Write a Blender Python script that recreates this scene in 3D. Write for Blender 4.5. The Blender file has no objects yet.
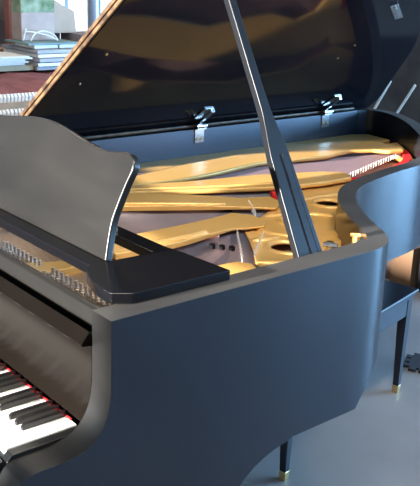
import bpy, bmesh, math, random
from mathutils import Vector, Matrix
random.seed(7)
S = bpy.context.scene
COL = S.collection
PI = math.pi

# ------------------------------------------------------------------ materials
def principled(name, color, rough=.5, metal=0., spec=.5, coat=0., coat_rough=.1, alpha=None):
    m = bpy.data.materials.new(name); m.use_nodes = True
    b = m.node_tree.nodes['Principled BSDF']
    b.inputs['Base Color'].default_value = (*color, 1)
    b.inputs['Roughness'].default_value = rough
    b.inputs['Metallic'].default_value = metal
    b.inputs['Specular IOR Level'].default_value = spec
    b.inputs['Coat Weight'].default_value = coat
    b.inputs['Coat Roughness'].default_value = coat_rough
    return m

def noisy(name, c1, c2, scale=8., stretch=(1, 1, 1), rough=.5, rough2=None, metal=0., spec=.5, bump=0., detail=4., coat=0., lo=.35, hi=.65):
    m = principled(name, c1, rough, metal, spec, coat)
    nt = m.node_tree; b = nt.nodes['Principled BSDF']
    tc = nt.nodes.new('ShaderNodeTexCoord'); mp = nt.nodes.new('ShaderNodeMapping')
    mp.inputs['Scale'].default_value = stretch
    nz = nt.nodes.new('ShaderNodeTexNoise'); nz.inputs['Scale'].default_value = scale; nz.inputs['Detail'].default_value = detail
    rp = nt.nodes.new('ShaderNodeValToRGB')
    rp.color_ramp.elements[0].color = (*c1, 1); rp.color_ramp.elements[1].color = (*c2, 1)
    rp.color_ramp.elements[0].position = lo; rp.color_ramp.elements[1].position = hi
    nt.links.new(tc.outputs['Object'], mp.inputs['Vector']); nt.links.new(mp.outputs['Vector'], nz.inputs['Vector'])
    nt.links.new(nz.outputs['Fac'], rp.inputs['Fac']); nt.links.new(rp.outputs['Color'], b.inputs['Base Color'])
    if rough2 is not None:
        mr = nt.nodes.new('ShaderNodeMapRange'); mr.inputs['To Min'].default_value = rough; mr.inputs['To Max'].default_value = rough2
        nt.links.new(nz.outputs['Fac'], mr.inputs['Value']); nt.links.new(mr.outputs['Result'], b.inputs['Roughness'])
    if bump:
        bp = nt.nodes.new('ShaderNodeBump'); bp.inputs['Strength'].default_value = bump; bp.inputs['Distance'].default_value = .01
        nt.links.new(nz.outputs['Fac'], bp.inputs['Height']); nt.links.new(bp.outputs['Normal'], b.inputs['Normal'])
    return m

M = {}
M['ebony'] = noisy('satin_ebony', (.008, .0095, .013), (.011, .0125, .017), 3, (1, 1, 1), .17, .25, spec=.42)
M['rim_cap'] = noisy('pale_satin_rim_cap', (.036, .034, .032), (.050, .047, .043), 5, (1, 1, 1), .42, .5, spec=.6)  # lighter, rougher satin for the rim's upward faces
M['shelf'] = principled('black_lacquer_shelf', (.004, .004, .005), .2, spec=.35)
M['ebony_desk'] = noisy('satin_ebony_desk', (.0075, .0066, .0054), (.0115, .0100, .0082), 2.5, (1, 1, 4), .26, .34, spec=.5)
M['fallboard'] = noisy('fallboard_ebony', (.004, .003, .0022), (.006, .0045, .0035), 3, rough=.12, rough2=.17, spec=.10)
M['front_ebony'] = noisy('front_ebony', (.0035, .003, .0026), (.0055, .005, .0043), 3, rough=.38, rough2=.46, spec=.5)
M['blue_lit_spine'] = noisy('ebony_spine_blue_lit', (.016, .030, .055), (.020, .036, .064), 3, rough=.40, rough2=.46, spec=.8)  # blue door light on the spine's inner face, put into its colour
M['lid'] = noisy('polished_ebony_lid', (.006, .006, .008), (.009, .008, .010), 5, rough=.05, rough2=.08, spec=.08)
M['prop'] = principled('prop_ebony', (.006, .0065, .008), .3, spec=.35)
M['lid_edge'] = noisy('speckled_brown_edge', (.03, .015, .008), (.13, .075, .036), 40, (1, 1, 1), .4, spec=.5)  # dark to brown speckle for the lid's edge strips and hinge strip
M['gold'] = noisy('gold_plate_paint', (.76, .43, .12), (.82, .49, .16), 4, (1, 1, 1), .30, .40, metal=.30, spec=.6)
M['wood'] = noisy('spruce_soundboard', (.30, .175, .145), (.38, .23, .19), 6, (18, 1, 1), .75, spec=.2)
M['copper'] = principled('copper_string', (.36, .22, .21), .42, .45)
M['steel'] = principled('steel_string', (.26, .21, .21), .42, .5)
M['chrome'] = principled('chrome', (.62, .61, .58), .25, 1.)
M['pin'] = principled('bright_pin', (.80, .78, .74), .35, .3)
M['brass'] = principled('brass', (.80, .58, .26), .28, 1.)
M['nickel'] = principled('nickel_pin', (.74, .66, .58), .32, .7)
M['red_felt'] = noisy('red_felt', (.50, .012, .016), (.66, .03, .03), 60, rough=.95, spec=.1)
M['black_felt'] = principled('black_felt', (.012, .010, .012), .95, spec=.1)
M['ivory'] = principled('white_key_plastic', (.86, .84, .78), .25)
M['black_key'] = principled('black_key_plastic', (.008, .008, .008), .28)
M['hole'] = principled('dark_recess', (.03, .018, .012), .7)
M['bench'] = principled('bench_ebony', (.009, .010, .016), .38, spec=.4)
M['mat'] = noisy('black_foam', (.008, .009, .012), (.015, .016, .02), 90, rough=.8)

def concrete():
    m = noisy('painted_concrete_floor', (.19, .175, .165), (.245, .228, .217), 2.2, rough=.36, rough2=.55, spec=.5, bump=.05, detail=8)
    nt = m.node_tree; b = nt.nodes['Principled BSDF']
    tc = nt.nodes.new('ShaderNodeTexCoord')
    n = nt.nodes.new('ShaderNodeTexNoise'); n.inputs['Scale'].default_value = 22; n.inputs['Detail'].default_value = 3
    r = nt.nodes.new('ShaderNodeValToRGB')
    r.color_ramp.elements[0].position = .70; r.color_ramp.elements[0].color = (0, 0, 0, 1)
    r.color_ramp.elements[1].position = .76; r.color_ramp.elements[1].color = (.6, .6, .6, 1)
    mx = nt.nodes.new('ShaderNodeMixRGB'); mx.inputs['Color2'].default_value = (.36, .37, .38, 1)
    src = b.inputs['Base Color'].links[0].from_socket
    nt.links.new(tc.outputs['Object'], n.inputs['Vector']); nt.links.new(n.outputs['Fac'], r.inputs['Fac'])
    nt.links.new(r.outputs['Color'], mx.inputs['Fac']); nt.links.new(src, mx.inputs['Color1'])
    nt.links.new(mx.outputs['Color'], b.inputs['Base Color'])
    return m
M['floor'] = concrete()
M['wall'] = noisy('painted_plaster', (.50, .48, .44), (.56, .54, .50), 3, rough=.9, spec=.2)
M['wall_dark'] = noisy('grey_block_wall', (.16, .16, .16), (.22, .22, .215), 3, rough=.9, spec=.2)
M['ceiling'] = noisy('ceiling_panel', (.45, .45, .44), (.5, .5, .49), 2, rough=.9)

# ------------------------------------------------------------------ mesh helpers
def finish(name, bm, mat, parent=None, bevel=0., seg=2, angle=32., smooth=True, recalc=True):
    if recalc: bmesh.ops.recalc_face_normals(bm, faces=bm.faces[:])
    if smooth:
        lim = math.radians(angle)
        for f in bm.faces: f.smooth = True
        for e in bm.edges:
            e.smooth = not (len(e.link_faces) != 2 or e.calc_face_angle(0) > lim)
    me = bpy.data.meshes.new(name); bm.to_mesh(me); bm.free()
    o = bpy.data.objects.new(name, me); COL.objects.link(o)
    for m in (mat if isinstance(mat, (list, tuple)) else [mat]): me.materials.append(m)
    if parent is not None: attach(o, parent)
    if bevel:
        b = o.modifiers.new('bevel', 'BEVEL'); b.width = bevel; b.segments = seg
        b.limit_method = 'ANGLE'; b.angle_limit = math.radians(angle); b.harden_normals = True
    return o

def wloc(o):
    v = Vector(o.location)
    while o.parent: o = o.parent; v += Vector(o.location)
    return v
def attach(o, parent):
    # meshes are written in room coordinates; parents only ever translate
    w = wloc(o); o.parent = parent; o.location = w - wloc(parent)

def box(bm, x0, x1, y0, y1, z0, z1, rot=None, at=None):
    v = [(x, y, z) for x in (x0, x1) for y in (y0, y1) for z in (z0, z1)]
    if rot is not None or at is not None:
        mt = (Matrix.Translation(at) if at is not None else Matrix()) @ (rot.to_4x4() if rot is not None else Matrix())
        v = [mt @ Vector(q) for q in v]
    v = [bm.verts.new(q) for q in v]
    for f in ((0, 1, 3, 2), (4, 6, 7, 5), (0, 4, 5, 1), (2, 3, 7, 6), (0, 2, 6, 4), (1, 5, 7, 3)):
        bm.faces.new([v[i] for i in f])
    return bm
def nbox(*a, **k): return box(bmesh.new(), *a, **k)

def tube(bm, pts, r, n=8, cap=True):
    pts = [Vector(p) for p in pts]; rings = []
    for i, p in enumerate(pts):
        d = (pts[min(i + 1, len(pts) - 1)] - pts[max(i - 1, 0)]).normalized()
        a = d.cross(Vector((0, 0, 1)))
        if a.length < 1e-3: a = d.cross(Vector((1, 0, 0)))
        a.normalize(); b = d.cross(a)
        rr = r[i] if isinstance(r, (list, tuple)) else r
        rings.append([bm.verts.new(p + (a * math.cos(2 * PI * k / n) + b * math.sin(2 * PI * k / n)) * rr) for k in range(n)])
    for q in range(len(rings) - 1):
        for k in range(n):
            bm.faces.new([rings[q][k], rings[q][(k + 1) % n], rings[q + 1][(k + 1) % n], rings[q + 1][k]])
    if cap:
        bm.faces.new(rings[0]); bm.faces.new(rings[-1])
    return bm
def ntube(*a, **k): return tube(bmesh.new(), *a, **k)

def prism(bm, pts, fn, a, b):
    """polygon pts extruded between parameter a and b; fn(u, v, w) gives the room point"""
    va = [bm.verts.new(fn(u, v, a)) for u, v in pts]; vb = [bm.verts.new(fn(u, v, b)) for u, v in pts]
    bm.faces.new(va); bm.faces.new(vb[::-1])
    n = len(pts)
    for i in range(n): bm.faces.new([va[i], va[(i + 1) % n], vb[(i + 1) % n], vb[i]])
    return bm
XY = lambda u, v, w: (u, v, w)
YZ = lambda u, v, w: (w, u, v)
XZ = lambda u, v, w: (u, w, v)

def plate_mesh(bm, outer, holes, z0, z1):
    """outer polygon with holes, extruded down"""
    vs = []; es = []
    for loop in [outer] + holes:
        v = [bm.verts.new((p[0], p[1], z1)) for p in loop]; vs.append(v)
        es += [bm.edges.new((v[i], v[(i + 1) % len(v)])) for i in range(len(v))]
    r = bmesh.ops.triangle_fill(bm, use_beauty=True, use_dissolve=False, edges=es)
    faces = [g for g in r['geom'] if isinstance(g, bmesh.types.BMFace)]
    e = bmesh.ops.extrude_face_region(bm, geom=faces)
    for g in e['geom']:
        if isinstance(g, bmesh.types.BMVert): g.co.z = z0
def smooth_curve(pts, n=6, closed=False):
    pts = [Vector(p) for p in pts]; out = []; N = len(pts)
    rng = range(N) if closed else range(N - 1)
    for i in rng:
        g = (lambda k: pts[k % N]) if closed else (lambda k: pts[min(max(k, 0), N - 1)])
        p0, p1, p2, p3 = g(i - 1), g(i), g(i + 1), g(i + 2)
        for k in range(n):
            t = k / n
            out.append(.5 * ((2 * p1) + (-p0 + p2) * t + (2 * p0 - 5 * p1 + 4 * p2 - p3) * t * t + (-p0 + 3 * p1 - 3 * p2 + p3) * t ** 3))
    if not closed: out.append(pts[-1])
    return out

def empty(name, loc, label, cat, group=None):
    o = bpy.data.objects.new(name, None); COL.objects.link(o); o.location = loc; o.empty_display_size = .1
    o['label'] = label; o['category'] = cat
    if group: o['group'] = group
    return o
def tag(o, label, cat, group=None):
    o['label'] = label; o['category'] = cat
    if group: o['group'] = group
    return o
def origin(o, loc):
    """put a single-mesh thing's origin at its base"""
    loc = Vector(loc); o.data.transform(Matrix.Translation(-loc)); o.location = loc
    return o
def structure(name, bm, mat, **k):
    o = finish(name, bm, mat, **k); o['kind'] = 'structure'; return o
def clone(o, parent=None):
    c = o.copy(); COL.objects.link(c)
    if parent is not None: c.parent = parent
    return c

# ================================================================== the piano
piano = empty('grand_piano', (-.75, 1.1, 0), 'large satin black grand piano with its lid propped open and gold plate inside', 'piano')

# ---- rim: one wall that runs from the treble arm round the tail to the bass arm
zt_front = [(-.205, .70), (-.203, .715), (-.197, .728), (-.188, .738), (-.175, .744), (-.15, .746), (-.103, .746), (-.083, .748), (-.063, .752), (-.048, .758), (-.036, .767), (-.026, .778), (-.017, .792), (-.010, .808), (-.005, .828), (-.0025, .85)]
zb_pts = [(-.205, .62), (-.19, .60), (-.1, .58), (-.02, .50), (.03, .35), (.06, .0), (.24, .0), (.26, .34), (.268, .39), (.28, .43), (.295, .463), (.312, .490), (.332, .514), (.353, .534), (.378, .551), (.405, .564), (.44, .575), (.48, .582), (.49, .588), (.716, .589), (.73, .615), (.765, .65), (.80, .688), (9, .69)]
def lerp_tab(tab, y):
    if y <= tab[0][0]: return tab[0][1]
    for (a, za), (b, zb) in zip(tab, tab[1:]):
        if y <= b: return za + (zb - za) * (y - a) / (b - a)
    return tab[-1][1]
def ztop(y): return lerp_tab(zt_front, y) if y < -.002 else 1.0
ys = sorted(set([p[0] for p in zt_front] + [p[0] for p in zb_pts[:-4]] + [-.0021, 0., .003, -.0, .045, .15, .25, .56, .64]))
bend = smooth_curve([(0, .62, 0), (0, .70, 0), (-.005, .76, 0), (-.028, .815, 0), (-.078, .862, 0), (-.13, .895, 0), (-.205, .943, 0), (-.294, 1.01, 0), (-.358, 1.071, 0), (-.411, 1.14, 0),
                     (-.445, 1.21, 0), (-.477, 1.32, 0), (-.507, 1.46, 0), (-.535, 1.62, 0), (-.60, 1.80, 0), (-.71, 1.96, 0), (-.88, 2.13, 0), (-1.08, 2.31, 0), (-1.25, 2.42, 0), (-1.38, 2.46, 0), (-1.475, 2.43, 0), (-1.51, 2.34, 0)], 5)
path = [(0., y, .066) for y in ys if y < .62]
for p in bend:
    th = .066
    if p.y > .8: th = .052
    path.append((p.x, p.y, th))
path += [(-1.51, y, .066) for y in sorted([q for q in ys if q < .62] + [.7, .9, 1.2, 1.5, 1.8, 2.1], reverse=True)]
def offset_path(path):
    out = []
    for i, (x, y, t) in enumerate(path):
        a = Vector(path[max(i - 1, 0)][:2]); b = Vector(path[min(i + 1, len(path) - 1)][:2])
        d = (b - a).normalized(); n = Vector((-d.y, d.x))
        out.append((x + n.x * t, y + n.y * t))
    return out
inner = offset_path(path)
bm = bmesh.new(); cols = []
for (x, y, t), (ix, iy) in zip(path, inner):
    if y < .62: iy = y
    zt, zb = ztop(y), lerp_tab(zb_pts, y)
    cols.append([bm.verts.new(q) for q in ((x, y, zb), (x, y, zt), (ix, iy, zt), (ix, iy, zb))])
for a, b in zip(cols, cols[1:]):
    for k in range(4): bm.faces.new([a[k], b[k], b[(k + 1) % 4], a[(k + 1) % 4]])
bm.faces.new(cols[0][::-1]); bm.faces.new(cols[-1])
bm.normal_update(); bmesh.ops.recalc_face_normals(bm, faces=bm.faces[:])
for f_ in bm.faces:
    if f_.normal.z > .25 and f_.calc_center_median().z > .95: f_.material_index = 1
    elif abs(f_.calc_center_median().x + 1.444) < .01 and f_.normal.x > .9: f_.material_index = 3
    elif f_.calc_center_median().y < .02 and abs(f_.normal.x) < .7: f_.material_index = 2
rim = finish('rim', bm, [M['ebony'], M['rim_cap'], M['front_ebony'], M['blue_lit_spine']], piano, bevel=.0035, seg=2, angle=30)

interior = [Vector((p[0], p[1], 0)) for p, q in zip(inner, path) if q[1] > .05]   # closed with the front line
interior = [Vector((-.066, .05, 0))] + [v for v in interior] + [Vector((-1.444, .05, 0))]

# ---- key bed, soundboard, front cross rails
finish('key_bed', nbox(-1.44, -.07, -.19, .62, .62, .70), M['ebony'], piano, bevel=.003)
finish('key_slip', nbox(-1.436, -.074, -.205, -.187, .66, .742), M['ebony'], piano, bevel=.003)
mid = [((a[0] + b[0]) / 2, (a[1] + b[1]) / 2) for a, b in zip(path, inner) if a[1] > .05]
bm = bmesh.new(); plate_mesh(bm, [(-.033, .05)] + mid + [(-1.477, .05)], [], .845, .862)
finish('soundboard', bm, M['wood'], piano, smooth=False)
bm = bmesh.new(); prism(bm, [(.002, .968), (.010, .994), (.016, .998), (.026, .998), (.026, .90), (.020, .90), (.020, .966)], YZ, -1.444, -.066)
finish('front_rail', bm, M['ebony_desk'], piano, bevel=.002)
# fallboard, its lip leaning towards the player
bm = bmesh.new(); prism(bm, [(-.020, .764), (-.014, .785), (-.008, .81), (-.003, .84), (-.0015, .88), (-.001, .926), (-.023, .929), (-.024, .934), (-.006, .957), (.0005, .952), (.016, .93), (.016, .764)], YZ, -1.443, -.067)
fall = finish('fallboard', bm, M['fallboard'], piano, bevel=.0015)
bm = nbox(-1.43, -.112, -.0250, -.0215, .755, .7580)
finish('key_felt', bm, M['red_felt'], piano, smooth=False)
for x0, x1 in ((-.0895, -.067), (-1.443, -1.318)):
    bm = bmesh.new(); prism(bm, [(-.185, .70), (-.184, .742), (-.174, .7535), (-.02, .7535), (-.02, .70)], YZ, x0, x1)
    finish('key_block', bm, M['black_key'], piano, bevel=.002)

# ---- keys
KW = .0235; K0 = -.0905
bm = nbox(-KW + .0006, -.0006, 0, .150, -.032, 0)
wk = finish('white_key', bm, M['ivory'], bevel=.0012)
bm = bmesh.new()
pr = [(0, -.01), (0, .006), (.006, .0115), (.096, .0115), (.096, -.01)]
va = [bm.verts.new((-.0055, y, z)) for y, z in pr]; vb = [bm.verts.new((.0055, y, z)) for y, z in pr]
for v, (y, z) in zip(va, pr):
    if z > .01: v.co.x += .0010
for v, (y, z) in zip(vb, pr):
    if z > .01: v.co.x -= .0010
bm.faces.new(va); bm.faces.new(vb[::-1])
for i in range(5): bm.faces.new([va[i], va[(i + 1) % 5], vb[(i + 1) % 5], vb[i]])
bk = finish('black_key', bm, M['black_key'], bevel=.0012)
notes = 'CBAGFED'
wkeys = []
for i in range(52):
    k = wk if i == 0 else clone(wk)
    k.parent = piano; k.location = Vector((K0 - i * KW, -.173, .755)) - piano.location
    if i < 51:
        a, b = notes[i % 7], notes[(i + 1) % 7]
        if (a, b) in (('B', 'A'), ('A', 'G'), ('G', 'F'), ('E', 'D'), ('D', 'C')):
            sh = {('B', 'A'): .002, ('G', 'F'): -.002, ('E', 'D'): .002, ('D', 'C'): -.002}.get((a, b), 0)
            c = bk if i == 1 else clone(bk)
            c.parent = piano; c.location = Vector((K0 - (i + 1) * KW + sh, -.119, .755)) - piano.location

# ---- the gold cast plate
def ellipse(cx, cy, a, b, rot, n=28):
    return [(cx + a * math.cos(t) * math.cos(rot) - b * math.sin(t) * math.sin(rot), cy + a * math.cos(t) * math.sin(rot) + b * math.sin(t) * math.cos(rot)) for t in [2 * PI * i / n for i in range(n)]]
def ip(y):   # x of the rim's inner face on the bent side at depth y
    best = None
    for p, q in zip(inner, inner[1:]):
        if min(p[1], q[1]) <= y <= max(p[1], q[1]) and p[0] > -1.3 and abs(p[1] - q[1]) > 1e-6:
            x = p[0] + (q[0] - p[0]) * (y - p[1]) / (q[1] - p[1])
            best = x if best is None else max(best, x)
    return best
# treble web, follows the bent side; its inner edge steps between the string fields
bentin = [(v.x, v.y) for v in interior if v.x > -.86 and v.y > .56 and v.y < 1.86 and v.x < -.06]
web = [(-.235, .60), (-.202, .575), (-.16, .52), (-.066, .50)] + bentin
web += [(-.80, 1.87), (-.80, 1.78), (-.775, 1.62), (-.760, 1.50), (-.80, 1.46), (-.775, 1.30), (-.735, 1.17), (-.71, 1.085), (-.639, 1.001), (-.603, .933), (-.571, .855), (-.515, .786), (-.444, .741), (-.359, .679), (-.298, .631)]
HC = [(-.596, 1.222, .040), (-.508, .985, .038), (-.341, .783, .042), (-.175, .78, .028)]
holes = [ellipse(x, y, r, r, 0, 32) for x, y, r in HC] + [ellipse(-.64, 1.58, .025, .05, .1)]
bm = bmesh.new(); plate_mesh(bm, web, holes, .898, .905)
plate = finish('cast_plate', bm, M['gold'], piano, bevel=.003, seg=2, angle=40)
# raised rims round the holes and cast ribs
bm = bmesh.new()
def bead(bm, pts, z, w, h, closed=False):
    pts = [Vector((p[0], p[1], z)) for p in pts]; N = len(pts); prof = [(-1, -.3), (-.75, .45), (-.3, .9), (.3, .9), (.75, .45), (1, -.3)]
    rings = []
    for i, p in enumerate(pts):
        a = pts[(i - 1) % N] if closed else pts[max(i - 1, 0)]; b = pts[(i + 1) % N] if closed else pts[min(i + 1, N - 1)]
        d = (b - a).normalized(); n = Vector((-d.y, d.x, 0))
        k = 1 if closed else min(1, .25 + min(i, N - 1 - i) / 2.)
        rings.append([bm.verts.new(p + n * (u * w) + Vector((0, 0, v * h * k))) for u, v in prof])
    for i in range(N if closed else N - 1):
        for k in range(len(prof) - 1):
            bm.faces.new([rings[i][k], rings[i][k + 1], rings[(i + 1) % N][k + 1], rings[(i + 1) % N][k]])
for x, y, r in HC:
    bead(bm, ellipse(x, y, r + .013, r + .013, 0, 32), .9045, .0105, .006, True)
for c in ([(-.583, .850), (-.509, .834), (-.461, .836), (-.405, .875), (-.375, .92)], [(-.44, .745), (-.42, .79), (-.425, .83)],
          [(-.60, .94), (-.57, 1.02), (-.53, 1.09), (-.48, 1.12)], [(-.30, .635), (-.25, .69), (-.235, .74)],
          [(-.24, .85), (-.28, .90), (-.30, .96), (-.38, 1.0)], [(-.68, 1.14), (-.66, 1.34), (-.61, 1.45)]):
    bead(bm, smooth_curve([(x, y, 0) for x, y in c], 6), .9045, .014, .008)
finish('cast_rib', bm, M['gold'], plate, angle=80)
# pin block field at the front
bm = bmesh.new(); plate_mesh(bm, [(-.067, .03), (-.067, .505), (-.30, .47), (-.40, .40), (-.75, .36), (-1.443, .33), (-1.443, .03)], [], .872, .894)
finish('pin_field', bm, M['gold'], plate, bevel=.005, seg=2)
# struts, each a bevelled bar over the strings
def strut(poly, z0=.913, z1=.930, bev=.007, taper=None):
    bm = bmesh.new(); prism(bm, poly, XY, z0, z1)
    if taper:
        for v in bm.verts:
            if v.co.z > z0 + .001:
                t = min(max((v.co.y - taper[0]) / (taper[1] - taper[0]), 0), 1); v.co.z = z1 + (.9185 - z1) * t
    return finish('strut', bm, M['gold'], plate, bevel=bev, seg=3, angle=25)
strut([(-1.20, .30), (-1.155, .60), (-1.145, .80), (-1.205, 1.079), (-1.240, 1.38), (-1.245, 1.60), (-1.226, 1.90), (-1.185, 2.03), (-1.133, 2.106), (-1.06, 2.09), (-.99, 2.10), (-.955, 2.06), (-.972, 1.99), (-1.025, 1.95), (-1.065, 1.85), (-1.035, 1.686), (-1.065, 1.50), (-1.089, 1.37), (-1.045, 1.10), (-1.038, .952), (-1.065, .763), (-1.09, .60), (-1.12, .30)])
strut([(-1.10, .40), (-1.065, .74), (-1.00, .944), (-.942, 1.235), (-.86, 1.46), (-.800, 1.53), (-.735, 1.49), (-.735, 1.36), (-.765, 1.20), (-.802, 1.106), (-.90, .88), (-.985, .711), (-1.08, .40)])
strut([(-1.075, .34), (-1.02, .60), (-.965, .697), (-.86, .86), (-.768, .988), (-.725, 1.08), (-.66, 1.07), (-.61, 1.0), (-.66, .92), (-.74, .78), (-.855, .585), (-1.00, .33)], taper=(.80, 1.0))
strut([(-.62, .33), (-.600, .447), (-.605, .60), (-.628, .75), (-.648, .85), (-.60, .885), (-.53, .885), (-.49, .84), (-.50, .78), (-.515, .74), (-.50, .65), (-.483, .56), (-.474, .448), (-.49, .33)], taper=(.55, .80))
strut([(-.39, .33), (-.34, .46), (-.301, .50), (-.295, .565), (-.26, .585), (-.203, .562), (-.20, .52), (-.23, .33)], z0=.893, z1=.922)
strut([(-.575, .075), (-.50, .14), (-.50, .27), (-.53, .27), (-.60, .12)], z0=.892, z1=.915, bev=.004)
# raised beads along the struts
bm = bmesh.new()
bead(bm, smooth_curve([(-.945, .50, 0), (-.88, .60, 0), (-.79, .735, 0), (-.71, .845, 0), (-.705, .87, 0)], 5), .929, .005, .006)
bead(bm, smooth_curve([(-1.04, .62, 0), (-1.00, .74, 0), (-.925, .90, 0), (-.845, 1.10, 0), (-.80, 1.25, 0)], 5), .929, .005, .005)
bead(bm, smooth_curve([(-.515, .34, 0), (-.512, .48, 0), (-.512, .60, 0), (-.518, .65, 0)], 5), .920, .013, .016)
finish('cast_bead', bm, M['gold'], plate, angle=80)
# bass side flange beside the spine
bm = bmesh.new(); prism(bm, [(-1.443, .30), (-1.443, 2.28), (-1.40, 2.36), (-1.25, 2.34), (-1.21, 2.2), (-1.31, 2.0), (-1.36, 1.6), (-1.33, 1.16), (-1.26, .88), (-1.25, .30)], XY, .872, .893)
finish('bass_flange', bm, M['gold'], plate, bevel=.004)
# tail of the plate with the hitch pins
bm = bmesh.new(); plate_mesh(bm, [(-1.2, 2.33), (-1.10, 2.25), (-.92, 2.09), (-.77, 1.94), (-.68, 1.80), (-.62, 1.62), (-.64, 1.50), (-.76, 1.50), (-.80, 1.74), (-.86, 1.92), (-.95, 2.06), (-1.2, 2.14)], [], .868, .892)
finish('hitch_flange', bm, M['gold'], plate, bevel=.004)

# ---- felts along the bass hitch pins
def ribbon(bm, pts, w, z, h):
    L = smooth_curve([(x, y, 0) for x, y in pts], 5); rs = []
    for i, p in enumerate(L):
        d = (L[min(i + 1, len(L) - 1)] - L[max(i - 1, 0)]).normalized(); n = Vector((-d.y, d.x, 0)) * w / 2
        rs.append([bm.verts.new((p + s * n) + Vector((0, 0, zz))) for s, zz in ((-1, z), (-1, z + h), (1, z + h), (1, z))])
    for a, b in zip(rs, rs[1:]):
        for k in range(4): bm.faces.new([a[k], a[(k + 1) % 4], b[(k + 1) % 4], b[k]])
    bm.faces.new(rs[0]); bm.faces.new(rs[-1][::-1])
bm = bmesh.new()
ribbon(bm, [(-.775, 1.50), (-.768, 1.60), (-.783, 1.73), (-.832, 1.88), (-.91, 2.03), (-1.02, 2.145)], .030, .893, .014)
ribbon(bm, [(-.83, 1.47), (-.79, 1.51), (-.745, 1.55)], .03, .897, .016)
finish('hitch_felt', bm, M['red_felt'], piano)
bm = bmesh.new()
ribbon(bm, [(-.72, 1.105), (-.745, 1.135), (-.775, 1.15)], .03, .906, .010)
finish('hitch_felt', bm, M['red_felt'], piano)

# ---- strings
strings = []
def field(a0, a1, b0, b1, n, r, mat, za=.905, zb=.900):
    for i in range(n):
        t = i / (n - 1)
        p = Vector((a0[0] + (a1[0] - a0[0]) * t, a0[1] + (a1[1] - a0[1]) * t, za)); q = Vector((b0[0] + (b1[0] - b0[0]) * t, b0[1] + (b1[1] - b0[1]) * t, zb))
        strings.append((p, q, r, mat))
field((-.13, .17), (-.47, .17), (-.26, .66), (-.53, .85), 52, .0006, 'steel')
field((-.50, .17), (-.98, .17), (-.57, .95), (-.70, 1.10), 56, .0007, 'steel')
field((-.99, .17), (-1.13, .17), (-.70, 1.12), (-.79, 1.46), 36, .0009, 'steel')
field((-1.06, .17), (-1.40, .17), (-.80, 1.47), (-1.00, 2.08), 46, .0017, 'copper', .915, .903)
CAM = Vector((1.193, -.773, 1.61))
strings.sort(key=lambda s: ((s[0] + s[1]) / 2 - CAM).length / s[2] * .001)
for p, q, r, mt in strings[:100]:
    finish('string', ntube([p, q], r, 6, False), M[mt], piano)
bm = bmesh.new()
for p, q, r, mt in strings[100:]: tube(bm, [p, q], r, 5, False)
o = finish('string', bm, M['steel'], piano); o['kind'] = 'stuff'

# bridges and hitch pins
bm = bmesh.new(); L = smooth_curve([(-.36, .50, 0), (-.46, .66, 0), (-.62, .80, 0), (-.74, .93, 0), (-.84, 1.2, 0), (-.9, 1.45, 0)], 6)
ribbon(bm, [(p.x, p.y) for p in L], .03, .862, .034); finish('bridge', bm, M['wood'], piano)
bm = bmesh.new(); ribbon(bm, [(-.88, 1.42), (-.90, 1.6), (-.95, 1.8), (-1.04, 1.97)], .035, .862, .036); finish('bridge', bm, M['wood'], piano)
hp = []
for i in range(26):
    t = i / 25; x = -.80 - .2 * t + (-.03 * math.sin(t * PI)); y = 1.50 + .60 * t
    hp.append((x + .03 * math.sin(t * PI * .9), y, .892))
for i in range(9): hp.append((-.315 - .022 * i, .60 + .017 * i, .905)); hp.append((-.60 - .014 * i, .905 + .009 * i, .905))
for i in range(7): hp.append((-.33 - .018 * i, .655 + .022 * i, .905))
hpin = None
for q in hp:
    if hpin is None: hpin = finish('hitch_pin', ntube([(0, 0, 0), (0, 0, .020)], .0019, 6), M['pin']); c = hpin
    else: c = clone(hpin)
    c.parent = plate; c.location = Vector(q) - wloc(plate)
# damper guide with dark felt blocks beside the strut
for i in range(3):
    finish('damper', nbox(-.462 + i * .022, -.448 + i * .022, .610 + i * .016, .622 + i * .016, .900, .914), M['black_felt'], piano, bevel=.002)
bm = bmesh.new(); ribbon(bm, [(-.93, .60), (-.80, .765), (-.70, .90)], .010, .903, .006)
finish('string_felt', bm, M['black_felt'], piano)

# ---- tuning pins (pin with its coil of wire)
def pin_mesh():
    bm = bmesh.new(); tube(bm, [(0, 0, 0), (0, 0, .033)], .0041, 7); tube(bm, [(0, 0, .005), (0, 0, .018)], .0064, 8)
    return bm
pins = []
for r in range(4):
    for c in range(60):
        x = -.150 - .0215 * c - .007 * r; y = .072 + .028 * r
        if -.60 < x < -.50 and y > .072 and abs((x + .60) * .55 - (y - .10)) < .028: continue
        if x > -1.43: pins.append((x, y, .894))
pins.sort(key=lambda q: -q[0])
tp = finish('tuning_pin', pin_mesh(), M['nickel'])
for i, q in enumerate(pins[:100]):
    c = tp if i == 0 else clone(tp)
    c.parent = piano; c.location = Vector(q) - wloc(piano)
bm = bmesh.new()
for q in pins[100:]:
    tube(bm, [q, (q[0], q[1], q[2] + .030)], .0034, 6); tube(bm, [(q[0], q[1], q[2] + .006), (q[0], q[1], q[2] + .017)], .0052, 6)
o = finish('tuning_pin', bm, M['nickel'], piano); o['kind'] = 'stuff'

# ---- sliding shelf of the music desk
shelf = bmesh.new()
pts = [(0, 0), (-.225, .093), (-.216, .082), (-.196, .068), (-.172, .057), (-.148, .049), (-.115, .043), (-.085, .040), (-.068, .044), (-.045, .078), (-.040, .318), (-.186, .309), (-.215, .303), (-.235, .300), (-1.225, .300), (-1.275, .308), (-1.47, .318), (-1.465, .078), (-1.44, .044), (-1.38, .040), (-1.32, .049), (-1.27, .068), (-1.25, .082), (-1.243, .093)]
# front rail, rear rail and the two side wings, one frame
hole = [(-.225, .150), (-.225, .252), (-1.235, .252), (-1.235, .150)]
plate_mesh(shelf, pts[1:], [hole], 1.001, 1.023)
finish('desk_shelf', shelf, M['shelf'], piano, bevel=.0025, seg=2, angle=25)

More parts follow.
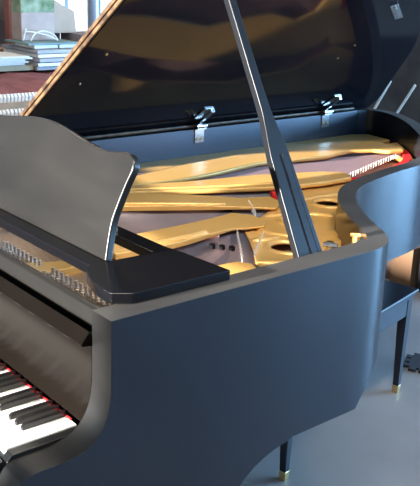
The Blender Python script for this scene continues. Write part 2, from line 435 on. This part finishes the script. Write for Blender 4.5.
# ---- music desk, leaning back
tilt = .3
dk = [(-.225, 0), (-.234, .045), (-.238, .087), (-.231, .132), (-.222, .171), (-.2135, .200), (-.217, .216), (-.233, .228), (-.257, .231), (-.292, .226), (-.33, .222), (-.371, .224), (-.446, .233), (-.532, .245), (-.604, .249), (-.679, .2465), (-.753, .238), (-.83, .231), (-.90, .235), (-.98, .233)]
dk = dk[:15]; dk += [(-1.21 - a, b) for a, b in dk[:14][::-1]]
full = [(v.x, v.y) for v in smooth_curve([(a, b, 0) for a, b in dk], 3)]
bm = bmesh.new()
fn = lambda u, v, w: (u, .132 + v * math.sin(tilt) + w * math.cos(tilt), 1.024 + v * math.cos(tilt) - w * math.sin(tilt))
prism(bm, full, fn, 0, .018)
finish('music_desk', bm, M['ebony_desk'], piano, bevel=.004, seg=3, angle=30)
for x in (-.40, -.80):
    finish('desk_strut', nbox(x - .012, x + .012, .15, .27, 1.024, 1.034), M['brass'], piano, bevel=.001)

# ---- lid
A = math.radians(35); ca, sa = math.cos(A), math.sin(A); HX, HZ = -1.46, 1.022
def lidp(u, v, w): return (HX + u * ca - w * sa, v, HZ + u * sa + w * ca)
tail = [(p.x, p.y) for p in bend if p.y > .70]
outl = [(.0 + 1.475, .523), (1.475, .70)] + [(x + 1.46 + .012, y + .012) for x, y in tail if x > -.605] + [(v.x, v.y) for v in smooth_curve([(.81, 1.87, 0), (.71, 1.985, 0), (.56, 2.12, 0), (.38, 2.235, 0), (.19, 2.35, 0), (.06, 2.43, 0), (-.045, 2.45, 0)], 4)] + [(-.045, .523)]
bm = bmesh.new(); prism(bm, outl, lidp, 0, .014)
lid = finish('lid', bm, M['lid'], piano, bevel=.003, seg=2, angle=30)
# folded front flap lying on top of the main leaf, reaching to the same front edge
bm = bmesh.new(); prism(bm, [(-.045, .523), (1.475, .523), (1.475, .98), (1.38, 1.005), (-.045, 1.005)], lidp, .0165, .0305)
finish('lid_flap', bm, M['lid'], lid, bevel=.003)
bm = bmesh.new(); prism(bm, [(-.045, .515), (1.475, .515), (1.475, .5228), (-.045, .5228)], lidp, .001, .0135)
finish('edge_moulding', bm, M['lid_edge'], lid, bevel=.003)
bm = bmesh.new(); prism(bm, [(-.045, .515), (1.475, .515), (1.475, .5228), (-.045, .5228)], lidp, .017, .030)
finish('edge_moulding', bm, M['lid_edge'], lid, bevel=.003)
# prop cup on the underside
cup = bmesh.new(); prism(cup, [(.863, 1.631), (.879, 1.658), (.793, 1.781), (.777, 1.752)], lidp, -.006, 0)
prism(cup, [(.855, 1.655), (.862, 1.664), (.800, 1.758), (.792, 1.748)], lidp, -.012, -.006)
finish('prop_cup', cup, M['chrome'], lid, bevel=.001)
for u, v in ((.415, .612), (.599, .615), (.494, 1.723), (.591, 1.724), (.98, .62)):
    b2 = bmesh.new(); prism(b2, ellipse(u, v, .004, .004, 0, 10), lidp, -.003, 0)
    finish('rubber_bumper', b2, M['brass'], lid)
bm = ntube([(-1.452, .50, 1.013), (-1.452, 2.30, 1.013)], .006, 8); finish('hinge_strip', bm, M['lid_edge'], piano)

# ---- lid hinges
for y in (.55, 1.36, 2.10):
    bm = nbox(-1.4445, -1.440, y - .024, y + .024, .945, 1.0)
    box(bm, -1.444, -1.425, y - .024, y + .024, 1.0, 1.006)
    h = finish('lid_hinge', bm, M['chrome'], piano, bevel=.001)
    finish('knuckle', ntube([(-1.432, y - .026, 1.014), (-1.432, y + .026, 1.014)], .011, 12), M['chrome'], h)
    bm = bmesh.new(); prism(bm, [(.055, y - .055), (.14, y - .055), (.14, y - .012), (.055, y - .012)], lidp, -.005, .0)
    prism(bm, [(.02, y - .010), (.12, y - .010), (.12, y + .008), (.02, y + .008)], lidp, -.012, .0)
    finish('hinge_leaf', bm, M['chrome'], h, bevel=.001)
    for dy in (-.012, .012):
        finish('screw', ntube([(-1.4402, y + dy, .962), (-1.437, y + dy, .962)], .005, 8), M['brass'], h)

# ---- prop stick
B0 = Vector((-.080, .603, .970)); TOP = Vector((-.492, .603, 1.700))
dr = (TOP - B0).normalized(); Ln = (TOP - B0).length - .006
nrm = Vector((dr.z, 0, -dr.x))      # thickness direction (faces the treble side)
def stickp(s, w, t): return B0 + dr * s + Vector((0, w, 0)) + nrm * t
ol = [(0, -.040), (0, .040), (.10, .037), (.20, .033), (.26, .031), (.30, .028), (.335, .021), (.37, .0155), (.42, .0135), (.60, .012), (Ln, .011), (Ln, -.010), (.60, -.011), (.42, -.013), (.37, -.0145), (.335, -.019), (.30, -.025), (.26, -.030), (.20, -.032), (.10, -.036)]
bm = bmesh.new(); prism(bm, ol, stickp, -.012, .008)
stick = finish('prop_stick', bm, M['prop'], piano, bevel=.0025, seg=2, angle=25)
for w0, w1 in ((.006, .020), (-.034, -.031)):
    pass
bm = bmesh.new(); prism(bm, [(.0, .002), (.0, .022), (.262, .020), (.270, .014), (.270, .008), (.262, .002)], stickp, .006, .0095)
finish('short_prop', bm, M['ebony'], stick, bevel=.001)
for w in (.000, .024):
    bm = bmesh.new(); prism(bm, [(.0, w - .0014), (.0, w + .0014), (.265, w * .9 - .0014 + .001), (.265, w * .9 - .0035 + .001)][::-1], stickp, .0075, .0088)
    finish('prop_groove', bm, M['black_felt'], stick)
bm = nbox(-.072, -.066, .55, .655, .93, .985); finish('prop_bracket', bm, M['brass'], piano, bevel=.002)

# ---- small fittings inside the rim
bm = nbox(-.152, -.136, .825, .842, .935, .980); tube(bm, [(-.156, .822, .982), (-.130, .848, .982)], .006, 8)
finish('rim_bracket', bm, M['gold'], piano, bevel=.003)
bm = ntube([(-.20, .80, .905), (-.20, .80, .945)], .009, 10); tube(bm, [(-.215, .79, .945), (-.185, .81, .945)], .007, 8)
finish('lock_pin', bm, M['chrome'], piano)
finish('plate_bolt', ntube([(-.255, .86, .905), (-.255, .86, .93)], .010, 10), M['brass'], plate)

# ---- tail leg
def taper_leg(bm, x, y, z1, w1, w0, z0=0., rot=None):
    R = rot or Matrix()
    vs = []
    for z, w in ((z0, w0), (z1, w1)):
        vs.append([bm.verts.new(Vector((x, y, z)) + R.to_3x3() @ Vector((sx * w / 2, sy * w / 2, 0))) for sx, sy in ((-1, -1), (1, -1), (1, 1), (-1, 1))])
    for k in range(4): bm.faces.new([vs[0][k], vs[0][(k + 1) % 4], vs[1][(k + 1) % 4], vs[1][k]])
    bm.faces.new(vs[0]); bm.faces.new(vs[1])
    return bm
bm = bmesh.new(); taper_leg(bm, -1.17, 2.15, .69, .16, .09, .05)
leg = finish('leg', bm, M['ebony'], piano, bevel=.004)
finish('caster', ntube([(-1.19, 2.15, .026), (-1.15, 2.15, .026)], .026, 14), M['brass'], leg)
bm = bmesh.new(); box(bm, -1.43, -.52, .9, 1.0, .72, .845); box(bm, -1.43, -.9, 1.6, 1.7, .72, .845); finish('frame_beam', bm, M['hole'], piano)

# ================================================================== the bench
ang = math.atan2(-(-.684 + .509), 1.814 - 1.009)
BR = Matrix.Rotation(ang, 4, 'Z')
P1 = Vector((-.684, 1.814, 0)); P2 = Vector((-.509, 1.009, 0)); perp = BR.to_3x3() @ Vector((-1, 0, 0)); D = .36
legs = [P1, P2, P1 + perp * D, P2 + perp * D]
cen = sum(legs, Vector()) / 4
bench = empty('piano_bench', cen, 'black wooden piano bench with tapered brass tipped legs standing under the curved side', 'bench')
for q in legs:
    bm = bmesh.new(); taper_leg(bm, q.x, q.y, .417, .042, .024, .034, BR)
    l = finish('leg', bm, M['bench'], bench, bevel=.002)
    bm = bmesh.new(); taper_leg(bm, q.x, q.y, .034, .0265, .022, 0, BR)
    finish('ferrule', bm, M['brass'], l, bevel=.001)
R3 = BR.to_3x3(); LX, LY = D / 2, (P1 - P2).length / 2
bm = bmesh.new()
for s in (-1, 1):
    box(bm, s * LX - .011 + s * .007, s * LX + .011 + s * .007, -LY + .021, LY - .021, .345, .418, R3, (cen.x, cen.y, 0))
    box(bm, -LX + .021, LX - .021, s * LY - .011 + s * .007, s * LY + .011 + s * .007, .345, .418, R3, (cen.x, cen.y, 0))
finish('apron', bm, M['bench'], bench, bevel=.002)
bm = bmesh.new(); box(bm, -LX - .035, LX + .035, -LY - .035, LY + .035, .436, .450, R3, (cen.x, cen.y, 0)); 
finish('seat', bm, M['bench'], bench, bevel=.004, seg=3)
bm = bmesh.new(); box(bm, -LX - .026, LX + .026, -LY - .026, LY + .026, .418, .4365, R3, (cen.x, cen.y, 0))
finish('seat_moulding', bm, M['bench'], bench, bevel=.004, seg=2)

# ================================================================== floor items
def jigsaw(cx, cy, s, rot, z=.012):
    pts = []
    for k in range(4):
        for j in range(3):
            a = -s / 2 + s * (j + .2) / 3; b = -s / 2 + s * (j + .8) / 3; o = s / 2
            for (u, v) in ((a, o), (a - .004, o + .022), (b + .004, o + .022), (b, o)):
                c_, s_ = math.cos(k * PI / 2), math.sin(k * PI / 2)
                pts.append((u * c_ + v * s_, -u * s_ + v * c_))
    pts = pts
    c_, s_ = math.cos(rot), math.sin(rot)
    bm = bmesh.new(); prism(bm, [(cx + x * c_ - y * s_, cy + x * s_ + y * c_) for x, y in pts], XY, .0, z)
    return bm
o = finish('foam_mat', jigsaw(-.765, 2.115, .13, .5), M['mat']); origin(o, (-.765, 2.115, 0))
tag(o, 'black interlocking foam floor mat tile lying on the floor past the bench', 'mat')

M['carton'] = noisy('tan_cardboard', (.11, .06, .032), (.14, .078, .042), 5, rough=.8, spec=.2)
M['carton_dark'] = noisy('brown_fibreboard', (.07, .045, .035), (.10, .06, .045), 6, rough=.8)
bm = nbox(-1.51, -1.385, 2.80, 2.86, 0, .42)
t = empty('cardboard_box', (-1.45, 3.0, 0), 'tan cardboard box standing on the floor behind the bench', 'box')
finish('body', nbox(-1.52, -1.385, 2.80, 3.15, 0, .235), M['carton'], t, bevel=.004)
finish('lid_flap', nbox(-1.525, -1.38, 2.795, 2.97, .235, .240), M['carton'], t)
bm.free()
o = finish('wooden_crate', nbox(-1.75, -1.55, 2.85, 3.10, 0, .2), M['carton_dark'], bevel=.004); origin(o, (-1.65, 2.97, 0))
tag(o, 'small dark brown crate on the floor beside the tan cardboard box', 'crate')

o = finish('black_case', nbox(-1.37, -1.16, 2.84, 3.12, 0, .27), M['bench'], bevel=.006); origin(o, (-1.265, 2.98, 0))
tag(o, 'black case on the floor to the right of the tan cardboard box', 'case')
bm = nbox(-4.3, -1.6, 3.5, 5.35, 0, .012)  # dark sheet added to dim the bright floor mirrored in the lid
o = finish('added_dark_mat', bm, M['mat'], bevel=.003); origin(o, (-2.95, 4.4, 0)); tag(o, 'added black mat on the floor beyond the piano tail, darkens the lid reflection', 'mat')
# far right, beyond the tail
M['pale_wood'] = noisy('pale_timber', (.60, .55, .48), (.70, .65, .58), 7, (1, 1, 8), rough=.6)
t = empty('leaning_trestle', (-4.2, 5.5, 0), 'pale timber trestle frame with slanting legs beyond the tail of the piano', 'trestle')
for a, b in (((-4.19, 5.5, 0), (-3.789, 5.5, .70)), ((-4.02, 5.62, 0), (-3.60, 5.62, .68))):
    finish('leg', ntube([a, b], .012, 6), M['pale_wood'], t)
finish('crossbar', nbox(-4.12, -3.98, 5.5, 5.62, .14, .17), M['pale_wood'], t, bevel=.003)
M['pinkbox'] = noisy('faded_pink_card', (.20, .10, .09), (.28, .14, .12), 7, rough=.7)
M['grey_cloth'] = noisy('grey_cloth', (.035, .035, .038), (.07, .07, .072), 3, rough=.95, bump=.5)
bm = bmesh.new(); n = 30; prof = [(0, 0), (.01, .5), (.03, 1.05), (.10, 1.18), (.55, 1.2), (.66, 1.12), (.70, .0)]; rows = []
for i in range(n + 1):
    x = -6.3 + 3.6 * i / n
    rows.append([bm.verts.new((x, 6.1 + y + .04 * math.sin(x * 9 + z * 3), z + (.02 * math.sin(x * 7) if z > .6 else 0))) for y, z in prof])
for a, b in zip(rows, rows[1:]):
    for k in range(len(prof) - 1): bm.faces.new([a[k], a[k + 1], b[k + 1], b[k]])
bm.faces.new(rows[0]); bm.faces.new(rows[-1])
o = finish('dust_sheet', bm, M['grey_cloth'], angle=60); origin(o, (-4.5, 6.45, 0)); tag(o, 'dark grey dust sheet over a long waist high stack beyond the piano tail', 'sheet')
o = finish('storage_bin', nbox(-3.62, -3.25, 4.9, 5.2, .012, .44), M['grey_cloth'], bevel=.02); origin(o, (-3.43, 5.05, .012)); tag(o, 'dark grey storage bin on the floor beyond the piano tail', 'bin')
bm = bmesh.new(); prism(bm, [(-3.58, 4.93), (-3.3, 4.92), (-3.29, 5.1), (-3.56, 5.12)], XY, .44, .49)
o = finish('parcel', bm, M['pinkbox'], bevel=.006); origin(o, (-3.43, 5.0, .44)); tag(o, 'faded pink flat parcel lying on the dark grey bin', 'parcel')

# ================================================================== workbench and stock behind the spine
M['bench_wood'] = noisy('old_timber', (.22, .15, .10), (.32, .22, .15), 6, (1, 8, 1), rough=.7)
M['maroon'] = noisy('maroon_cloth', (.16, .045, .045), (.24, .08, .075), 7, (1, 3, 1), rough=.85, bump=.5)
M['rust'] = noisy('rust_red_steel', (.27, .085, .06), (.34, .13, .10), 9, rough=.6)
M['silver'] = noisy('grey_board', (.26, .26, .27), (.42, .41, .41), 9, (1, 1, 20), rough=.5)
M['white'] = noisy('white_card', (.62, .59, .54), (.72, .69, .63), 5, rough=.7)
M['olive'] = noisy('olive_board', (.26, .23, .14), (.32, .29, .19), 6, rough=.7)
M['teal'] = noisy('teal_board', (.12, .20, .20), (.18, .27, .26), 6, rough=.6)
M['bag'] = noisy('pale_pink_paper', (.36, .28, .24), (.44, .35, .30), 9, rough=.8, bump=.2)
M['green'] = noisy('green_print', (.10, .16, .07), (.30, .36, .24), 14, rough=.8)
M['beige'] = noisy('beige_cardboard', (.38, .28, .20), (.44, .33, .25), 6, rough=.8)
M['greybrown'] = noisy('taupe_cardboard', (.20, .16, .155), (.26, .21, .20), 6, rough=.8)
M['hammer_wood'] = noisy('maple_shank', (.50, .34, .20), (.6, .43, .27), 20, rough=.5)
M['hammer_felt'] = principled('white_hammer_felt', (.82, .80, .76), .9)
M['skin'] = principled('tan_plastic', (.55, .36, .28), .6)
M['navy'] = principled('navy_plastic', (.05, .06, .13), .6)
M['galv'] = noisy('galvanised_steel', (.42, .44, .48), (.50, .52, .56), 6, rough=.4, metal=.5)

t = empty('work_table', (-3.0, 1.4, 0), 'long old timber work table behind the piano holding boxes and boards', 'table')
finish('table_top', nbox(-3.95, -2.05, .25, 2.7, .865, .905), M['bench_wood'], t, bevel=.004)
for x in (-3.85, -2.15):
    for y in (.35, 2.6):
        finish('leg', nbox(x - .04, x + .04, y - .04, y + .04, 0, .865), M['bench_wood'], t, bevel=.004)
# cloth covered long case
bm = bmesh.new(); n = 40
prof = [(-2.66, .905), (-2.645, .95), (-2.66, .985), (-2.72, 1.0), (-3.1, 1.003), (-3.80, 1.0), (-3.86, .985), (-3.87, .905)]
rows = []
for i in range(n + 1):
    y = .5 + 1.9 * i / n
    rows.append([bm.verts.new((x + .012 * math.sin(y * 23 + z * 9) * (1 if j < 3 else .3), y, z + (.008 * math.sin(y * 17 + x * 6) + .006 * math.sin(y * 41 - x * 11) if z > .95 else 0))) for j, (x, z) in enumerate(prof)])
for a, b in zip(rows, rows[1:]):
    for j in range(len(prof) - 1): bm.faces.new([a[j], a[j + 1], b[j + 1], b[j]])
    bm.faces.new([a[-1], a[0], b[0], b[-1]])
bm.faces.new(rows[0]); bm.faces.new(rows[-1])
o = finish('cloth_cover', bm, M['maroon'], angle=60); origin(o, (-3.26, 1.45, .905)); tag(o, 'maroon cloth draped over a long low case on the work table', 'cloth')

# piano actions with white hammer heads
def action(x, y0, y1, zb, label):
    t = empty('piano_action', (x, (y0 + y1) / 2, .905), label, 'piano action', 'piano actions on the work table')
    finish('base_rail', nbox(x - .10, x + .10, y0, y1, .905, .93), M['hammer_wood'], t, bevel=.003)
    finish('hammer_rail', nbox(x - .07, x - .05, y0, y1, .93, zb), M['hammer_wood'], t, bevel=.002)
    first = None
    n = int((y1 - y0) / .0185)
    for i in range(n):
        y = y0 + .012 + i * .0185
        if first is None:
            first = finish('shank', nbox(x - .055, x + .05, y - .0025, y + .0025, zb - .008, zb - .003), M['hammer_wood'], t)
            bm = bmesh.new(); prism(bm, [(x + .038, zb - .012), (x + .056, zb - .012), (x + .062, zb + .012), (x + .052, zb + .026), (x + .042, zb + .026), (x + .034, zb + .012)], lambda u, v, w: (u, w, v), y - .0062, y + .0062)
            hd = finish('hammer', bm, M['hammer_felt'], first, bevel=.002)
            y_first = y
        else:
            s = clone(first); s.location.y += y - y_first; c = clone(hd, s)
    return t
action(-2.22, .72, 1.30, .985, 'wooden piano action with a row of white hammers, nearer row on the work table')
action(-2.46, .75, 1.42, 1.014, 'wooden piano action with a row of white hammers, farther row by the maroon cloth')

# items on the cloth (all at x about -3.5)
def item(name, bm, mat, base, label, cat, bev=.003, group=None):
    o = finish(name, bm, mat, bevel=bev); origin(o, base); return tag(o, label, cat, group)
Z0 = 1.014
labels = ['lowest grey board in the stack on the maroon cloth', 'second grey board from the bottom of the stack on the maroon cloth', 'middle grey board in the stack on the maroon cloth', 'grey board just under the topmost in the stack on the maroon cloth', 'topmost grey board of the stack on the maroon cloth']
for i in range(5):
    dx = random.uniform(-.03, .03); dy = random.uniform(-.025, .025)
    item('board', nbox(-3.82 + dx, -3.36 + dx, 1.69 + dy, 2.05 + dy, Z0 + i * .0235, Z0 + .020 + i * .0235), M['silver' if i % 2 == 0 else 'white' if i == 3 else 'galv'], (-3.6 + dx, 1.86 + dy, Z0 + i * .0235), labels[i], 'board', .002, 'boards stacked on the maroon cloth')
ZB = Z0 + 5 * .0235
item('olive_box', nbox(-3.72, -3.40, 1.30, 1.665, Z0, 1.045), M['olive'], (-3.56, 1.49, Z0), 'flat olive box on the maroon cloth left of the grey boards', 'box')
for i, (dy, h) in enumerate(((0, .012), (.03, .012), (-.02, .012), (.05, .010), (.01, .010))):
    z = 1.045 + sum(q for q in (.012, .012, .012, .010, .010)[:i])
    item('paper_sheaf', nbox(-3.71 + .01 * i, -3.42 + .012 * i, 1.33 + dy, 1.62 + dy * .6, z, z + h - .001, ), M['white'], (-3.56, 1.48, z),
         ['lowest white paper sheaf on the olive box', 'second white paper sheaf from the bottom on the olive box', 'middle white paper sheaf in the pile on the olive box', 'white paper sheaf second from the top on the olive box', 'topmost white paper sheaf on the olive box'][i], 'paper', .001, 'paper sheaves on the olive box')
item('binder', nbox(-3.70, -3.45, 1.70, 1.86, ZB, ZB + .022), M['white'], (-3.58, 1.78, ZB), 'cream white flat carton under the left of the teal board', 'carton')
item('binder', nbox(-3.70, -3.45, 1.87, 2.00, ZB, ZB + .022), M['white'], (-3.58, 1.94, ZB), 'bright white flat carton under the right of the teal board', 'carton')
item('teal_board', nbox(-3.75, -3.44, 1.655, 2.01, ZB + .022, ZB + .034), M['teal'], (-3.6, 1.83, ZB + .022), 'thin teal board lying on two white cartons', 'board')
ZT = ZB + .034
t = empty('paper_bag', (-3.66, 1.81, ZT), 'pale pink paper bag with a green printed band standing on the teal board', 'bag')
finish('body', nbox(-3.73, -3.60, 1.695, 1.925, ZT, ZT + .27), M['bag'], t, bevel=.008)
finish('printed_band', nbox(-3.732, -3.598, 1.693, 1.927, ZT + .165, ZT + .27), M['green'], t, bevel=.008)
bm = bmesh.new()
for c in ([(-3.56, 1.70, ZT + .06), (-3.55, 1.76, ZT + .055), (-3.53, 1.85, ZT + .03), (-3.52, 1.90, ZT + .006)], [(-3.55, 1.73, ZT + .006), (-3.55, 1.76, ZT + .045), (-3.55, 1.82, ZT + .06), (-3.54, 1.88, ZT + .04), (-3.54, 1.91, ZT + .006)], [(-3.57, 1.69, ZT + .006), (-3.56, 1.70, ZT + .06), (-3.56, 1.71, ZT + .075)]):
    tube(bm, smooth_curve(c, 6), .005, 6)
o = finish('looped_cord', bm, M['white']); origin(o, (-3.55, 1.8, ZT)); tag(o, 'white looped cord lying before the pale pink paper bag', 'cord')
item('taupe_box', nbox(-3.84, -3.55, 2.10, 2.36, 1.016, 1.198), M['greybrown'], (-3.7, 2.23, 1.016), 'taupe box standing on the maroon cloth right of the grey boards', 'box')
item('taupe_box', nbox(-3.85, -3.78, 1.935, 2.065, ZB, 1.20), M['greybrown'], (-3.8, 2.0, ZB), 'narrow taupe carton standing behind the bright white carton', 'box')
bm = bmesh.new(); prism(bm, [(1.945, 1.235), (2.14, 1.235), (2.125, 1.335), (2.04, 1.375), (1.97, 1.41), (1.945, 1.41)], YZ, -3.86, -3.70)
o = finish('beige_carton', bm, M['beige'], bevel=.003)
for v in o.data.vertices: v.co.z -= .035 if v.co.z < 1.24 else 0
origin(o, (-3.78, 2.04, 1.2)); tag(o, 'beige cardboard carton with a sloping torn top beside the pink paper bag', 'carton')

# storage rack with rust red steel
t = empty('storage_rack', (-4.2, 1.2, 0), 'rust red steel storage rack standing behind the work table', 'rack')
for x in (-4.0, -4.6):
    for y in (1.80, .2):
        finish('upright', nbox(x - .035, x + .035, y, y + .085, 0, 2.2), M['rust'], t, bevel=.004)
for z in (1.075, 1.72):
    for x in (-3.98, -4.6):
        finish('beam', nbox(x - .02, x + .02, .28, 1.80, z - .055, z), M['rust'], t, bevel=.003)
    finish('shelf', nbox(-4.58, -3.97, .2, 1.88, z, z + .015), M['bench_wood'], t, bevel=.002)
zs = 1.09
item('storage_tub', nbox(-4.45, -4.12, 1.53, 1.72, zs, zs + .12), M['greybrown'], (-4.3, 1.67, zs), 'taupe tub on the lower shelf of the rust red rack', 'tub')
item('storage_tub', nbox(-4.44, -4.13, 1.54, 1.72, zs + .12, zs + .17), M['navy'], (-4.3, 1.67, zs + .12), 'navy tub stacked on the taupe tub in the rust red rack', 'tub')
item('tan_case', nbox(-4.40, -4.15, 1.57, 1.70, zs + .17, zs + .27), M['skin'], (-4.27, 1.68, zs + .17), 'tan case on top of the navy tub in the rust red rack', 'case')
item('storage_tub', nbox(-4.5, -4.2, 1.95, 2.15, 0, 1.24), M['greybrown'], (-4.35, 2.0, 0), 'tall dark taupe cabinet on the floor right of the rust red rack', 'cabinet')
item('tan_case', nbox(-4.45, -4.25, 1.96, 2.03, 1.24, 1.42), M['beige'], (-4.35, 1.96, 1.24), 'beige upright case on the tall dark taupe cabinet', 'case')
item('steel_post', ntube([(-4.9, 3.02, 0), (-4.9, 3.02, 2.7)], .055, 14), M['galv'], (-4.9, 3.02, 0), 'round grey steel post by the bright window', 'post')

# ================================================================== the room
X0, X1, Y0, Y1, H = -7.0, 5.5, -3.6, 8.5, 3.1
structure('floor', nbox(X0 - .15, X1 + .15, Y0 - .15, Y1 + .15, -.1, 0), M['floor'], smooth=False)
structure('ceiling', nbox(X0 - .15, X1 + .15, Y0 - .15, Y1 + .15, H, H + .1), M['ceiling'], smooth=False)
def wall(name, axis, c, a0, a1, op, mat):
    """a wall with one rectangular opening (a, b, z0, z1); axis 'x' = plane of constant x"""
    bm = bmesh.new(); a, b, z0, z1 = op
    def bb(u0, u1, w0, w1):
        if u1 - u0 < .001 or w1 - w0 < .001: return
        if axis == 'x': box(bm, min(c), max(c), u0, u1, w0, w1)
        else: box(bm, u0, u1, min(c), max(c), w0, w1)
    bb(a0, a, 0, H); bb(b, a1, 0, H); bb(a, b, 0, z0); bb(a, b, z1, H)
    return structure(name, bm, mat, smooth=False)
wall('wall_left', 'x', (X0 - .12, X0), Y0, Y1, (2.6, 5.4, .5, 2.7), M['wall'])
wall('wall_right', 'x', (X1, X1 + .12), Y0, Y1, (6.2, 8.3, 0, 2.7), M['wall_dark'])
wall('wall_front', 'y', (Y0 - .12, Y0), X0, X1, (-2.7, -.5, 1.24, 2.9), M['wall'])
wall('wall_back', 'y', (Y1, Y1 + .12), X0, X1, (1.4, 5.2, 0, 2.7), M['wall_dark'])
# window frames in the openings
fm = principled('window_frame_paint', (.6, .6, .6), .5)
glass = bpy.data.materials.new('window_glass'); glass.use_nodes = True
nt = glass.node_tree; nt.nodes.clear(); out = nt.nodes.new('ShaderNodeOutputMaterial'); tr = nt.nodes.new('ShaderNodeBsdfTransparent'); gl = nt.nodes.new('ShaderNodeBsdfGlossy'); mx = nt.nodes.new('ShaderNodeMixShader')
gl.inputs['Roughness'].default_value = .02; mx.inputs['Fac'].default_value = .06
nt.links.new(tr.outputs[0], mx.inputs[1]); nt.links.new(gl.outputs[0], mx.inputs[2]); nt.links.new(mx.outputs[0], out.inputs[0])
def window(name, axis, c, op, nm):
    a, b, z0, z1 = op; bm = bmesh.new(); t = .03
    def bb(u0, u1, w0, w1):
        if axis == 'x': box(bm, c - t, c + t, u0, u1, w0, w1)
        else: box(bm, u0, u1, c - t, c + t, w0, w1)
    bb(a, b, z0, z0 + .05); bb(a, b, z1 - .05, z1)
    for k in range(nm + 1):
        u = a + (b - a - .05) * k / nm; bb(u, u + .05, z0 + .05, z1 - .05)
    o = structure(name, bm, fm, smooth=False)
    bm = bmesh.new(); t = .003; bb(a + .05, b - .05, z0 + .05, z1 - .05)
    g = finish('pane', bm, glass, smooth=False); g.parent = o
    return o
window('window_1', 'x', X0 - .06, (2.6, 5.4, .5, 2.7), 2)
window('window_2', 'y', Y0 - .06, (-2.7, -.5, 1.24, 2.9), 1)
# garage door frame at the back
bm = bmesh.new(); box(bm, 1.32, 1.4, Y1 - .03, Y1, 0, 2.78); box(bm, 5.2, 5.28, Y1 - .03, Y1, 0, 2.78); box(bm, 1.4, 5.2, Y1 - .03, Y1, 2.7, 2.78)
structure('trim_1', bm, fm, smooth=False)

# ================================================================== light
w = bpy.data.worlds.new('daylight'); S.world = w; w.use_nodes = True
bg = w.node_tree.nodes['Background']; bg.inputs[0].default_value = (.82, .90, 1, 1); bg.inputs[1].default_value = 2.2
def area(name, loc, target, sx, sy, power, color):
    l = bpy.data.lights.new(name, 'AREA'); l.shape = 'RECTANGLE'; l.size = sx; l.size_y = sy; l.energy = power; l.color = color
    o = bpy.data.objects.new(name, l); COL.objects.link(o); o.location = loc
    o.rotation_euler = (Vector(target) - Vector(loc)).to_track_quat('-Z', 'Y').to_euler()
    return o
area('back_door_daylight', (3.3, Y1 + .2, 1.35), (3.3, 0, 1.35), 3.7, 2.6, 2300, (.27, .58, 1.0))
area('side_door_daylight', (X1 + .2, 7.25, 1.35), (0, 7.25, 1.35), 2.05, 2.6, 750, (.25, .56, 1.0))
area('front_window_daylight', (-1.6, Y0 - .25, 2.1), (-1.6, 0, 2.1), 2.1, 1.45, 25, (1.0, .93, .80))
area('left_window_daylight', (X0 - .25, 4.0, 1.6), (0, 4.0, 1.6), 2.7, 2.1, 20, (1.0, .98, .94))
sl = bpy.data.lights.new('low_sun', 'SUN'); sl.energy = 36; sl.angle = math.radians(1.5); sl.color = (1, .97, .93)
so = bpy.data.objects.new('low_sun', sl); COL.objects.link(so)
so.rotation_euler = Vector((.14, 1, -.18)).to_track_quat('-Z', 'Y').to_euler()
def fill_fixture(x, y, L, power, n):  # added ceiling fill, no such source known; brightens table, rim top and plate
    t = empty('ceiling_fill_light', (x, y, H), 'added unseen ceiling fill light ' + n, 'ceiling light', 'added ceiling fill lights')
    finish('housing', nbox(x - .1, x + .1, y - L / 2, y + L / 2, H - .06, H), fm, t, bevel=.004)
    a = area('fill_lamp', (x, y, H - .065), (x, y, 0), .18, L - .04, power, (1, .88, .72)); a.rotation_euler = (0, 0, 0)
fill_fixture(-2.6, 1.6, 1.8, 38, 'above the work table')
fill_fixture(.55, .1, 1.5, 95, 'over the curved side of the piano')

# ================================================================== camera
p = dict(C=(1.1925, -.77324, 1.6103), yaw=.87314, pitch=.31181, roll=.033532, f=844.39)
Hd = Vector((-math.sin(p['yaw']), math.cos(p['yaw']), 0)); Rt = Vector((math.cos(p['yaw']), math.sin(p['yaw']), 0)); Zu = Vector((0, 0, 1))
F = Hd * math.cos(p['pitch']) - Zu * math.sin(p['pitch']); U = Hd * math.sin(p['pitch']) + Zu * math.cos(p['pitch'])
R2 = Rt * math.cos(p['roll']) + U * math.sin(p['roll']); U2 = -Rt * math.sin(p['roll']) + U * math.cos(p['roll'])
cd = bpy.data.cameras.new('camera'); cam = bpy.data.objects.new('camera', cd); COL.objects.link(cam)
mt = Matrix((R2, U2, -F)).transposed().to_4x4(); mt.translation = Vector(p['C']); cam.matrix_world = mt
cd.sensor_fit = 'VERTICAL'; cd.sensor_height = 24; cd.lens = p['f'] / 486 * 24
cd.clip_start = .02
S.camera = cam

S.view_settings.view_transform = 'Standard'; S.view_settings.look = 'None'; S.view_settings.gamma = 1; S.view_settings.exposure = 0.0
S.view_settings.use_curve_mapping = False
try:
    S.cycles.use_denoising = True; S.cycles.max_bounces = 8
except Exception: pass
